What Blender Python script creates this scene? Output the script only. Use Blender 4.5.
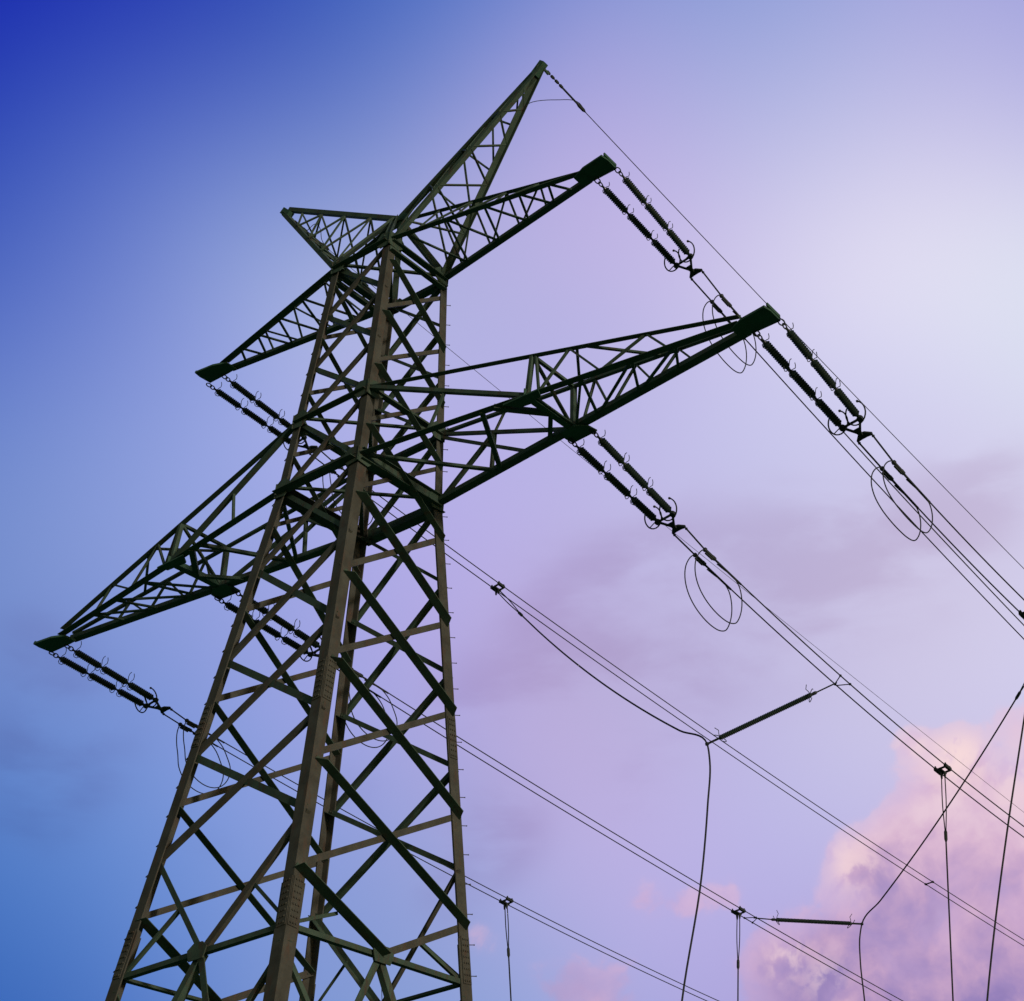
import bpy, bmesh, math, random
from mathutils import Vector as V, Matrix

# ------------------------------------------------------------------ set-up
for o in list(bpy.data.objects):
    bpy.data.objects.remove(o)
S = bpy.context.scene
COL = S.collection
random.seed(7)

TOP = 38.755                       # height of the tower's top square above the ground
cam_d = bpy.data.cameras.new('camera')
cam = bpy.data.objects.new('camera', cam_d)
COL.objects.link(cam)
S.camera = cam
cam_d.sensor_width = 36.0
cam_d.lens = 1665.28 / 1024 * 36.0
cam_d.shift_x = -361.85 / 1024
cam_d.shift_y = 3.31 / 1024
cam_d.clip_start = 0.1
cam_d.clip_end = 20000
rt = V((0.84867895, 0.52577505, -0.057486))
up = V((0.33014217, -0.4416888, 0.83421649))
fw = V((-0.41321929, 0.72696053, 0.5484325))
cam.matrix_world = Matrix(((rt.x, up.x, -fw.x, 33.488), (rt.y, up.y, -fw.y, -27.998),
                           (rt.z, up.z, -fw.z, 1.65), (0, 0, 0, 1)))

# the view
S.view_settings.view_transform = 'Standard'
S.view_settings.look = 'None'
S.view_settings.exposure = 0
S.view_settings.gamma = 1

# low dusk sun behind the camera
SUN_AZ = V((0.975, -0.22))          # horizontal direction towards the sun
SUN_EL = math.radians(5)
sd = bpy.data.lights.new('sun', 'SUN')
sun = bpy.data.objects.new('sun', sd)
COL.objects.link(sun)
sd.energy = 1.25
sd.angle = math.radians(4)
sd.color = (1.0, 0.85, 0.74)
to_sun = V((SUN_AZ.x * math.cos(SUN_EL), SUN_AZ.y * math.cos(SUN_EL), math.sin(SUN_EL))).normalized()
sun.rotation_euler = to_sun.to_track_quat('Z', 'Y').to_euler()
sun.location = (60, -50, 60)


def lin(r, g, b):
    f = lambda c: (c / 255 / 12.92) if c / 255 <= 0.04045 else ((c / 255 + 0.055) / 1.055) ** 2.4
    return (f(r), f(g), f(b), 1)


# ------------------------------------------------------------------ sky (world, by direction in the sky)
world = bpy.data.worlds.new('World')
S.world = world
world.use_nodes = True
nt = world.node_tree
nt.nodes.clear()


def N(t, **kw):
    n = nt.nodes.new(t)
    for k, v in kw.items():
        setattr(n, k, v)
    return n


def put(sock, v):
    if isinstance(v, bpy.types.NodeSocket):
        nt.links.new(v, sock)
    else:
        sock.default_value = v


def mth(op, a, b=None, c=None, clamp=False):
    n = N('ShaderNodeMath', operation=op, use_clamp=clamp)
    put(n.inputs[0], a)
    if b is not None:
        put(n.inputs[1], b)
    if c is not None:
        put(n.inputs[2], c)
    return n.outputs[0]


def vm(op, a, b=None, scale=None):
    n = N('ShaderNodeVectorMath', operation=op)
    put(n.inputs[0], a)
    if b is not None:
        put(n.inputs[1], b)
    if scale is not None:
        put(n.inputs['Scale'], scale)
    return n.outputs['Value'] if op == 'DOT_PRODUCT' else n.outputs['Vector']


def mixc(f, a, b):
    n = N('ShaderNodeMix', data_type='RGBA')
    put(n.inputs[0], f)
    put(n.inputs[6], a)
    put(n.inputs[7], b)
    return n.outputs[2]


def sstep(x, a, b):
    n = N('ShaderNodeMapRange', interpolation_type='SMOOTHSTEP')
    put(n.inputs[0], x)
    n.inputs[1].default_value = a
    n.inputs[2].default_value = b
    return n.outputs[0]


def noise(vec, scale, detail=5, rough=0.55, dist=0.0):
    n = N('ShaderNodeTexNoise')
    put(n.inputs['Vector'], vec)
    n.inputs['Scale'].default_value = scale
    n.inputs['Detail'].default_value = detail
    n.inputs['Roughness'].default_value = rough
    n.inputs['Distortion'].default_value = dist
    return n.outputs[0]


tc = N('ShaderNodeTexCoord')
D = vm('NORMALIZE', tc.outputs['Generated'])


def lobe(d, k):
    return mth('EXPONENT', mth('MULTIPLY', mth('SUBTRACT', vm('DOT_PRODUCT', D, V(d).normalized()), 1.0), k))


# clear-sky tone by direction: deep blue away from the glow, pale lilac inside it
SKY = [((-0.6488, 0.2745, 0.7098), (0.0050, 0.0050, 0.6274)),
       ((-0.6441, 0.3357, 0.6873), (0.3646, 0.5482, 0.8099)),
       ((-0.5761, 0.3691, 0.7293), (0.1348, 0.2403, 0.6496)),
       ((-0.4944, 0.4298, 0.7555), (0.0050, 0.2418, 0.6755)),
       ((-0.3799, 0.5329, 0.7561), (0.1768, 0.4484, 0.7433)),
       ((-0.2316, 0.6117, 0.7564), (0.5042, 0.5849, 0.8460)),
       ((-0.6174, 0.4087, 0.6721), (0.9092, 0.9345, 0.9515)),
       ((-0.6867, 0.3842, 0.6172), (0.6056, 0.6254, 0.9032)),
       ((-0.5053, 0.4776, 0.7188), (1.1155, 0.9539, 0.9850)),
       ((-0.4023, 0.5828, 0.7061), (1.0018, 0.9922, 0.9880)),
       ((-0.3142, 0.6204, 0.7186), (1.2000, 1.1312, 1.0532)),
       ((-0.2927, 0.7036, 0.6475), (0.8532, 0.8978, 0.9406)),
       ((-0.5229, 0.5498, 0.6513), (0.5839, 0.6462, 0.8477)),
       ((-0.7251, 0.4477, 0.5232), (0.8097, 0.8181, 0.9817)),
       ((-0.7434, 0.3833, 0.5481), (0.2477, 0.3802, 0.7135)),
       ((-0.8103, 0.4857, 0.3279), (0.1376, 0.3662, 0.6903)),
       ((-0.7745, 0.4664, 0.4273), (0.3470, 0.3870, 0.6831)),
       ((-0.5906, 0.5867, 0.5541), (0.7283, 0.6873, 0.9181)),
       ((-0.4639, 0.6861, 0.5604), (0.7734, 0.8280, 0.9605)),
       ((-0.5695, 0.6891, 0.4480), (0.6568, 0.6236, 0.7707)),
       ((-0.4936, 0.7645, 0.4146), (0.8218, 0.8268, 0.9394)),
       ((-0.4268, 0.7559, 0.4964), (0.7855, 0.7173, 0.8262)),
       ((-0.5044, 0.7003, 0.5051), (0.7553, 0.6988, 0.8716)),
       ((-0.6548, 0.6888, 0.3111), (0.4176, 0.6029, 0.8273)),
       ((-0.8107, 0.5028, 0.2999), (0.1201, 0.2465, 0.6045)),
       ((-0.6179, 0.6969, 0.3642), (0.9735, 0.7633, 0.9316)),
       ((-0.7099, 0.5052, 0.4907), (0.5562, 0.6135, 0.8860)),
       ((-0.6845, 0.5859, 0.4338), (0.7594, 0.6701, 0.9008)),
       ((-0.5012, 0.6220, 0.6016), (0.7609, 0.7144, 0.8961)),
       ((-0.7489, 0.5504, 0.3691), (0.5417, 0.6525, 0.9565)),
       ((-0.7129, 0.6122, 0.3419), (0.4523, 0.5378, 0.8143)),
       ((-0.3785, 0.7062, 0.5983), (0.8276, 0.7993, 0.9457)),
       ((-0.3806, 0.8067, 0.4520), (0.8452, 0.8515, 0.9637)),
       ((-0.5530, 0.7406, 0.3817), (0.6465, 0.6631, 0.9277)),
       ((-0.7937, 0.4952, 0.3534), (0.3709, 0.5946, 0.8627)),
       ((-0.7650, 0.5153, 0.3864), (0.6239, 0.7230, 0.9097)),
       ((-0.7640, 0.4231, 0.4872), (0.3994, 0.5473, 0.7757)),
       ((-0.7045, 0.6230, 0.3400), (0.5411, 0.6204, 0.7938)),
       ((-0.4125, 0.5429, 0.7315), (0.6833, 0.6146, 0.8617)),
       ((-0.3296, 0.5865, 0.7399), (0.8229, 0.7625, 0.9233)),
       ((-0.2669, 0.6072, 0.7484), (0.7127, 0.6085, 0.8536)),
       ((-0.4571, 0.5350, 0.7105), (0.8231, 0.6293, 0.9000)),
       ((-0.6951, 0.3274, 0.6401), (0.0166, 0.1537, 0.5947)),
       ((-0.5280, 0.4282, 0.7334), (0.2626, 0.4440, 0.7539)),
       ((-0.5989, 0.3321, 0.7287), (0.0255, 0.0548, 0.6201)),
       ((-0.3115, 0.5707, 0.7598), (0.3035, 0.4189, 0.7636)),
       ((-0.5259, 0.7998, 0.2896), (0.6621, 0.6104, 0.8298)),
       ((-0.4096, 0.8486, 0.3348), (0.7025, 0.6293, 0.8482))]
KS = 220
tot = None
acc = None
for d, c in SKY:
    w = lobe(d, KS)
    cc = vm('SCALE', c, scale=w)
    tot = w if tot is None else mth('ADD', tot, w)
    acc = cc if acc is None else vm('ADD', acc, cc)
# everywhere else: dusk blue, physical sky texture
nis = N('ShaderNodeTexSky', sky_type='NISHITA')
nis.sun_disc = False
nis.sun_elevation = SUN_EL
nis.sun_rotation = math.atan2(SUN_AZ.x, SUN_AZ.y)
nis.altitude = 20
rest = vm('SCALE', nis.outputs[0], scale=0.06)
near = vm('SCALE', acc, scale=mth('DIVIDE', 1.0, mth('MAXIMUM', tot, 1e-5)))
gm = N('ShaderNodeGamma')
put(gm.inputs[0], near)
gm.inputs[1].default_value = 2.2
clear = mixc(mth('DIVIDE', tot, mth('ADD', tot, 0.01)), rest, gm.outputs[0])

# thin mauve veils
vw = vm('MULTIPLY', D, (1.0, 1.0, 2.4))
n1 = noise(vw, 9.0, 6, 0.52, 0.25)
veil_b = None
for d, k, a in [((-0.5029, 0.7033, 0.5025), 500, 0.24),
                ((-0.5879, 0.6504, 0.4810), 900, 0.22),
                ((-0.5452, 0.6709, 0.5026), 900, 0.20),
                ((-0.4432, 0.7331, 0.5159), 700, 0.20),
                ((-0.6406, 0.6665, 0.3814), 2000, 0.26),
                ((-0.7803, 0.4757, 0.4060), 900, 0.22),
                ((-0.3915, 0.7537, 0.5279), 900, 0.18),
                ((-0.6663, 0.6560, 0.3546), 2500, 0.18),
                ((-0.7946, 0.4749, 0.3781), 2500, 0.16),
                ((-0.5751, 0.7117, 0.4033), 3000, 0.14),
                ((-0.6352, 0.6290, 0.4481), 2500, 0.16),
                ((-0.3432, 0.7582, 0.5544), 1500, 0.18),
                ((-0.6901, 0.6041, 0.3987), 4000, 0.14),
                ((-0.7742, 0.4418, 0.4531), 2500, 0.14),
                ((-0.5619, 0.6936, 0.4507), 1500, 0.16),
                ((-0.7491, 0.5574, 0.3580), 5000, 0.12)]:
    b = mth('MULTIPLY', lobe(d, k), a)
    veil_b = b if veil_b is None else mth('ADD', veil_b, b)
veil = mth('MULTIPLY', sstep(n1, 0.36, 0.62), mth('MULTIPLY', sstep(veil_b, 0.03, 0.26), 0.82))
veil_c = vm('MULTIPLY', clear, (0.80, 0.70, 0.765))
sky1 = mixc(mth('MULTIPLY', veil, 0.75), clear, veil_c)

# the sunlit cumulus low on the right
warp = N('ShaderNodeTexNoise')
put(warp.inputs['Vector'], D)
warp.inputs['Scale'].default_value = 14
warp.inputs['Detail'].default_value = 4
Dw = vm('ADD', D, vm('SCALE', vm('SUBTRACT', warp.outputs['Color'], (0.5, 0.5, 0.5)), scale=0.035))
n2 = noise(Dw, 17, 6, 0.50)
n2b = noise(vm('ADD', Dw, V((-0.006, -0.004, 0.016))), 17, 6, 0.50)
n3 = noise(Dw, 46, 5, 0.52)
base = None
for d, k, a in [((-0.4157, 0.8109, 0.4118), 5000, 0.44),
                ((-0.4364, 0.7939, 0.4234), 14000, 0.32),
                ((-0.3976, 0.8313, 0.3883), 2500, 0.40),
                ((-0.3683, 0.8234, 0.4316), 4000, 0.26),
                ((-0.4380, 0.8122, 0.3853), 2600, 0.36),
                ((-0.4640, 0.8069, 0.3655), 4000, 0.32),
                ((-0.4845, 0.7971, 0.3604), 8000, 0.36),
                ((-0.4317, 0.8311, 0.3505), 1200, 0.50),
                ((-0.4137, 0.8527, 0.3189), 900, 0.55),
                ((-0.4548, 0.8312, 0.3198), 1500, 0.40),
                ((-0.5058, 0.8026, 0.3163), 5000, 0.22),
                ((-0.5342, 0.7827, 0.3194), 6000, 0.20),
                ((-0.4937, 0.8192, 0.2919), 1300, 0.48),
                ((-0.5314, 0.7930, 0.2979), 2600, 0.38),
                ((-0.4527, 0.8450, 0.2846), 700, 0.55),
                ((-0.5479, 0.7608, 0.3478), 9000, 0.28),
                ((-0.5663, 0.7487, 0.3447), 9000, 0.22),
                ((-0.5870, 0.7331, 0.3435), 9000, 0.22),
                ((-0.6157, 0.7299, 0.2970), 3500, 0.30),
                ((-0.6320, 0.7142, 0.3008), 6000, 0.20),
                ((-0.6608, 0.6758, 0.3265), 9000, 0.20)]:
    b = mth('MULTIPLY', lobe(d, k), a)
    base = b if base is None else mth('ADD', base, b)
dens = mth('ADD', mth('MINIMUM', base, 0.62), mth('ADD', mth('MULTIPLY', mth('SUBTRACT', n2, 0.5), 0.75), mth('MULTIPLY', mth('SUBTRACT', n3, 0.5), 0.40)))
n3b = noise(vm('ADD', Dw, V((-0.003, -0.002, 0.007))), 46, 5, 0.52)
cl = sstep(dens, 0.20, 0.29)
soft = sstep(dens, 0.10, 0.50)
thick = sstep(dens, 0.30, 0.70)
hz = vm('DOT_PRODUCT', D, (0, 0, 1))
relief = mth('ADD', mth('MULTIPLY', mth('SUBTRACT', n2, n2b), 0.24), mth('MULTIPLY', mth('SUBTRACT', n3, n3b), 0.07))
hh = mth('ADD', hz, mth('ADD', relief, mth('ADD', mth('MULTIPLY', mth('SUBTRACT', n2, 0.5), 0.015), mth('MULTIPLY', mth('SUBTRACT', n3, 0.5), 0.02))))
ramp = N('ShaderNodeValToRGB')
put(ramp.inputs[0], mth('DIVIDE', mth('SUBTRACT', hh, 0.24), 0.20))
cr = ramp.color_ramp
for i, (pos, c) in enumerate(((0.06, (112, 98, 164)), (0.26, (146, 124, 182)), (0.45, (194, 158, 194)), (0.63, (220, 182, 206)), (0.86, (234, 202, 216)))):
    e = cr.elements[i] if i < 2 else cr.elements.new(pos)
    e.position = pos
    e.color = lin(*c)
rim = mixc(0.5, lin(232, 184, 208), ramp.outputs[0])
body = mixc(thick, rim, ramp.outputs[0])
# billows that still catch the last light
lit = None
for d, k, a in [((-0.4152, 0.8103, 0.4134), 6000, 0.90),
                ((-0.4845, 0.7971, 0.3604), 7000, 0.60),
                ((-0.5285, 0.7895, 0.3121), 15000, 0.55),
                ((-0.5128, 0.8038, 0.3016), 15000, 0.40),
                ((-0.3860, 0.8309, 0.4007), 5000, 0.50),
                ((-0.4364, 0.7939, 0.4234), 12000, 0.60)]:
    b = mth('MULTIPLY', lobe(d, k), a)
    lit = b if lit is None else mth('MAXIMUM', lit, b)
lit = mth('MULTIPLY', lit, sstep(mth('ADD', n2, mth('MULTIPLY', mth('SUBTRACT', n3, n3b), 1.5)), 0.36, 0.60))
body = mixc(lit, body, lin(253, 222, 218))
alpha = mth('ADD', mth('MULTIPLY', cl, mth('ADD', 0.30, mth('MULTIPLY', thick, 0.25))), mth('MULTIPLY', soft, 0.33))
alpha = mth('MULTIPLY', alpha, sstep(base, 0.03, 0.16))
sky2 = mixc(alpha, sky1, body)

bg = N('ShaderNodeBackground')
put(bg.inputs[0], sky2)
bg.inputs[1].default_value = 1.0
out = N('ShaderNodeOutputWorld')
nt.links.new(bg.outputs[0], out.inputs[0])


# ------------------------------------------------------------------ materials
def material(name, col, rough=0.6, metal=0.0, var=0.25, scale=3.0, col2=None, bump=0.0, rust=None):
    m = bpy.data.materials.new(name)
    m.use_nodes = True
    t = m.node_tree
    p = t.nodes['Principled BSDF']
    p.inputs['Roughness'].default_value = rough
    p.inputs['Metallic'].default_value = metal
    co = t.nodes.new('ShaderNodeTexCoord')
    nz = t.nodes.new('ShaderNodeTexNoise')
    nz.inputs['Scale'].default_value = scale
    nz.inputs['Detail'].default_value = 6
    nz.inputs['Roughness'].default_value = 0.65
    t.links.new(co.outputs['Object'], nz.inputs['Vector'])
    r = t.nodes.new('ShaderNodeValToRGB')
    c2 = col2 or tuple(c * (1 - var) for c in col)
    c1 = tuple(c * (1 + var) for c in col)
    r.color_ramp.elements[0].position = 0.32
    r.color_ramp.elements[0].color = (*c2, 1)
    r.color_ramp.elements[1].position = 0.68
    r.color_ramp.elements[1].color = (*c1, 1)
    t.links.new(nz.outputs[0], r.inputs[0])
    base = r.outputs[0]
    if rust:
        mp = t.nodes.new('ShaderNodeMapping')
        mp.inputs['Scale'].default_value = (1, 1, 0.25)
        t.links.new(co.outputs['Object'], mp.inputs[0])
        n2 = t.nodes.new('ShaderNodeTexNoise')
        n2.inputs['Scale'].default_value = 5.5
        n2.inputs['Detail'].default_value = 8
        n2.inputs['Roughness'].default_value = 0.7
        t.links.new(mp.outputs[0], n2.inputs['Vector'])
        r2 = t.nodes.new('ShaderNodeMapRange')
        r2.inputs[1].default_value = 0.52
        r2.inputs[2].default_value = 0.68
        t.links.new(n2.outputs[0], r2.inputs[0])
        mx = t.nodes.new('ShaderNodeMix')
        mx.data_type = 'RGBA'
        t.links.new(r2.outputs[0], mx.inputs[0])
        t.links.new(base, mx.inputs[6])
        mx.inputs[7].default_value = (*rust, 1)
        base = mx.outputs[2]
    t.links.new(base, p.inputs['Base Color'])
    if bump:
        b = t.nodes.new('ShaderNodeBump')
        b.inputs['Strength'].default_value = bump
        b.inputs['Distance'].default_value = 0.02
        t.links.new(nz.outputs[0], b.inputs['Height'])
        t.links.new(b.outputs[0], p.inputs['Normal'])
    return m


M_STEEL = material('weathered_green_steel', (0.068, 0.118, 0.082), 0.72, 0.0, 0.25, 1.6, (0.042, 0.076, 0.052), rust=(0.085, 0.060, 0.040))
M_LIT_STEEL = material('weathered_lit_steel', (0.088, 0.094, 0.076), 0.72, 0.0, 0.22, 1.8, (0.058, 0.058, 0.044), rust=(0.105, 0.070, 0.048))  # browner copy of the green steel, with warm light put into its colour
M_PLATE = material('plate_steel', (0.050, 0.128, 0.080), 0.7, 0.0, 0.2, 3)
M_GLASS = material('dark_insulator_glaze', (0.026, 0.044, 0.036), 0.28, 0.0, 0.2, 6)
M_FIT = material('dark_fittings', (0.03, 0.042, 0.038), 0.6, 0.2, 0.2, 5)
M_CABLE = material('weathered_cable', (0.025, 0.034, 0.036), 0.7, 0.0, 0.2, 4)
M_GRASS = material('dark_grass', (0.048, 0.190, 0.060), 0.95, 0.0, 0.35, 0.35, (0.034, 0.135, 0.042), 0.6)
M_CONC = material('concrete', (0.28, 0.27, 0.25), 0.9, 0.0, 0.15, 4)


# ------------------------------------------------------------------ mesh helpers
def link(name, bm, mat, parent=None, smooth=False):
    bmesh.ops.recalc_face_normals(bm, faces=bm.faces)
    me = bpy.data.meshes.new(name)
    bm.to_mesh(me)
    bm.free()
    me.materials.append(mat)
    if smooth:
        for f in me.polygons:
            f.use_smooth = True
    o = bpy.data.objects.new(name, me)
    COL.objects.link(o)
    if parent is not None:
        o.parent = parent
        o.matrix_parent_inverse = parent.matrix_world.inverted() if False else Matrix()
    return o


def tag(o, label, cat=None, group=None, kind=None):
    if label:
        o['label'] = label
    if cat:
        o['category'] = cat
    if group:
        o['group'] = group
    if kind:
        o['kind'] = kind
    return o


def empty(name, label, cat, group=None):
    o = bpy.data.objects.new(name, None)
    COL.objects.link(o)
    return tag(o, label, cat, group)


def box8(bm, pts):
    """pts: 4 at one end, 4 at the other, same winding"""
    v = [bm.verts.new(p) for p in pts]
    bm.faces.new(v[0:4])
    bm.faces.new(v[4:8][::-1])
    for i in range(4):
        j = (i + 1) % 4
        bm.faces.new((v[i], v[4 + i], v[4 + j], v[j]))


def slab(bm, p, q, a, wa0, wa1, b, wb0, wb1):
    """bar from p to q, spanning wa0..wa1 along a and wb0..wb1 along b"""
    r = [a * wa0 + b * wb0, a * wa1 + b * wb0, a * wa1 + b * wb1, a * wa0 + b * wb1]
    box8(bm, [p + x for x in r] + [q + x for x in r])


def ortho(d, v):
    v = v - d * v.dot(d)
    return v.normalized()


def angle(bm, p, q, da, db, wa, wb=None, t=0.022, trim=0.0):
    """rolled steel angle, heel on p-q, one leg along da (width wa), the other along db (width wb)"""
    p, q = V(p), V(q)
    wb = wb or wa
    d = (q - p).normalized()
    a = ortho(d, V(da))
    b = V(db) - d * V(db).dot(d)
    b = ortho(d, b - a * b.dot(a)) if (b - a * b.dot(a)).length > 1e-4 else d.cross(a)
    slab(bm, p, q, a, 0, wa, b, 0, t)
    r0 = [a * 0 + b * (t + 0.0005), a * t + b * (t + 0.0005)]
    r1 = [a * t + b * wb, a * 0 + b * wb]
    box8(bm, [p + x for x in r0] + [p + d * trim + x for x in r1] + [q + x for x in r0] + [q - d * trim + x for x in r1])


def bar(bm, p, q, w, h=None, ref=(0, 0, 1)):
    p, q = V(p), V(q)
    d = (q - p).normalized()
    ref = V(ref)
    if abs(d.dot(ref)) > 0.97:
        ref = V((1, 0, 0))
    a = ortho(d, ref)
    b = d.cross(a)
    h = h or w
    slab(bm, p, q, a, -h / 2, h / 2, b, -w / 2, w / 2)


def tube(bm, pts, r, seg=6, closed=False, r1=None):
    pts = [V(p) for p in pts]
    n = len(pts)
    rings = []
    prev = None
    for i, p in enumerate(pts):
        if closed:
            d = (pts[(i + 1) % n] - pts[i - 1]).normalized()
        else:
            d = (pts[min(i + 1, n - 1)] - pts[max(i - 1, 0)]).normalized()
        if prev is None:
            ref = V((0, 0, 1)) if abs(d.z) < 0.9 else V((1, 0, 0))
            a = ortho(d, ref)
        else:
            a = ortho(d, prev)
        prev = a
        b = d.cross(a)
        rr = r if r1 is None else r + (r1 - r) * i / (n - 1)
        rings.append([bm.verts.new(p + (a * math.cos(2 * math.pi * k / seg) + b * math.sin(2 * math.pi * k / seg)) * rr) for k in range(seg)])
    m = n if closed else n - 1
    for i in range(m):
        A, B = rings[i], rings[(i + 1) % n]
        for k in range(seg):
            bm.faces.new((A[k], A[(k + 1) % seg], B[(k + 1) % seg], B[k]))
    if not closed:
        bm.faces.new(rings[0][::-1])
        bm.faces.new(rings[-1])


def lathe(bm, p, q, prof, seg=14):
    """prof: (fraction along p-q, radius)"""
    p, q = V(p), V(q)
    d = (q - p).normalized()
    a = ortho(d, V((0, 0, 1)) if abs(d.z) < 0.9 else V((1, 0, 0)))
    b = d.cross(a)
    rings = []
    for f, r in prof:
        c = p.lerp(q, f)
        rings.append([bm.verts.new(c + (a * math.cos(2 * math.pi * k / seg) + b * math.sin(2 * math.pi * k / seg)) * r) for k in range(seg)])
    for A, B in zip(rings, rings[1:]):
        for k in range(seg):
            bm.faces.new((A[k], A[(k + 1) % seg], B[(k + 1) % seg], B[k]))
    bm.faces.new(rings[0][::-1])
    bm.faces.new(rings[-1])


def plate(bm, pts, nrm, th):
    pts = [V(p) for p in pts]
    n = V(nrm).normalized() * (th / 2)
    A = [bm.verts.new(p + n) for p in pts]
    B = [bm.verts.new(p - n) for p in pts]
    bm.faces.new(A)
    bm.faces.new(B[::-1])
    for i in range(len(pts)):
        j = (i + 1) % len(pts)
        bm.faces.new((A[i], B[i], B[j], A[j]))


def ball(bm, c, r):
    bmesh.ops.create_icosphere(bm, subdivisions=1, radius=r, matrix=Matrix.Translation(V(c)))


def nb():
    return bmesh.new()


# ------------------------------------------------------------------ ground
g = nb()
R0 = 6000
for i in range(1):
    v = [g.verts.new(p) for p in ((-R0, -R0, 0), (R0, -R0, 0), (R0, R0, 0), (-R0, R0, 0))]
    g.faces.new(v)
tag(link('ground', g, M_GRASS), None, None, None, 'structure')

# ------------------------------------------------------------------ the lattice tower
ZB, ZT, ZP = -8.798, -6.251, 2.416
SGN = {'near': (1, -1), 'right': (1, 1), 'left': (-1, -1), 'back': (-1, 1)}


def hw(z):
    if z < ZB:
        return 1.606 + 0.094 * (ZB - z)
    if z > 0:
        return 1.2
    return 1.2 + 0.406 * (z / ZB)


def P(x, y, z):
    return V((x, y, z + TOP))


def cor(c, z, ins=0.0):
    h = hw(z) - ins
    s = SGN[c]
    return P(s[0] * h, s[1] * h, z)


tower = empty('transmission_tower', 'tall steel lattice transmission tower with four crossarms and two horn peaks against dusk sky', 'pylon')
tower.location = (0, 0, 0)
ZG = -TOP
UPV = V((0, 0, 1))

for c, (sx, sy) in SGN.items():
    bm = nb()
    sh = {'right': V((0, 0.14, 0)), 'left': V((-0.12, 0, 0))}.get(c, V((0, 0, 0)))
    for z0, z1, w in ((0.25, ZB + 0.2, 0.28), (ZB + 0.2, -22.2, 0.345), (-22.2, ZG, 0.38)):
        zs = [z0] + ([ZB] if z0 > ZB > z1 else []) + [z1]
        for a, b in zip(zs, zs[1:]):
            p, q = cor(c, a) + sh, cor(c, b) + sh
            if c == 'back':
                # seen from inside: solid built-up section
                angle(bm, p, q, (-sx, 0, 0), (0, -sy, 0), w * 0.72, w * 0.72, 0.04)
            else:
                angle(bm, p, q, (-sx, 0, 0), (0, -sy, 0), w, w, 0.035)
    # step bolts and splice bolts
    if c in ('right', 'back', 'left'):
        z = -1.0
        k = 0
        while z > -30:
            p = cor(c, z) + sh
            d = V((sx, sy, 0)).normalized() if c != 'left' else V((-0.9, 0.4, 0)).normalized()
            sd2 = d if k % 2 == 0 else V((d.y, -d.x, 0)) * (1 if c == 'right' else 0.6) + d * 0.4
            tube(bm, [p, p + d * 0.13], 0.012, 5)
            tube(bm, [p + d * 0.115, p + d * 0.14], 0.019, 6)
            z -= 0.82
            k += 1
    leg = link('leg', bm, M_LIT_STEEL, tower)
    # bolted splice covers
    for zc in (-22.75, -16.5) if c != 'back' else ():
        bm = nb()
        for dd, nn in ((V((-sx, 0, 0)), V((0, sy, 0))), (V((0, -sy, 0)), V((sx, 0, 0)))):
            w = 0.31
            p, q = cor(c, zc + 0.62) + sh + nn * 0.004, cor(c, zc - 0.62) + sh + nn * 0.004
            d = (q - p).normalized()
            a = ortho(d, dd)
            slab(bm, p, q, a, 0.02, w, nn, 0, 0.02)
            for i in range(8):
                for j in (0.09, 0.17, 0.25):
                    bp = p.lerp(q, (i + 0.5) / 8) + a * j + nn * 0.02
                    lathe(bm, bp, bp + nn * 0.03, [(0, 0.028), (1, 0.028)], 6)
        link('splice_plate', bm, M_LIT_STEEL, leg)
    bm = nb()
    bmesh.ops.create_cone(bm, cap_ends=True, segments=24, radius1=0.75, radius2=0.6, depth=0.7,
                          matrix=Matrix.Translation(cor(c, ZG) + V((0, 0, 0.35))))
    link('footing', bm, M_CONC, tower)

# face bracing -------------------------------------------------------
F1 = [-0.75, -2.95, -5.15, -7.5, -10.05, -12.9, -15.74, -18.8, -21.86]      # faces square to the arms
F2 = [0.0, -2.0, -4.1, ZT, ZB, -11.55, -14.5, -17.37, -20.32]               # faces along the arms
ZH, ZK = -23.35, -31.0
FACES = [('near', 'right', (1, 0, 0), F1, 'front'), ('left', 'back', (-1, 0, 0), F1, 'rear'),
         ('left', 'near', (0, -1, 0), F2, 'front'), ('back', 'right', (0, 1, 0), F2, 'rear')]


def brace(p, q, nrm, w, side, off, parent=tower, name='diagonal_brace', wb=None, mat=None, trim=0.0):
    """face angle on p-q; side 'out': stands on the outer face, its lower edge flange sticking out; 'in': the reverse"""
    nrm = V(nrm)
    d = (q - p).normalized()
    a = ortho(d, UPV - nrm * 0)
    a = (a - nrm * a.dot(nrm)).normalized()
    s = 1 if side == 'out' else -1
    o = nrm * off
    bm = nb()
    angle(bm, p + o - a * w / 2, q + o - a * w / 2, a, nrm * s, w, wb or w, 0.02, trim)
    for e, f in ((p, 1), (q, -1)):
        for k in (0.07, 0.17):
            b = e + o + d * f * k + nrm * (s * 0.02)
            lathe(bm, b, b + nrm * (s * 0.022), [(0, 0.024), (1, 0.024)], 6)
    return link(name, bm, mat or M_STEEL, parent)


def midp(a, b):
    return (a + b) / 2


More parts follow.
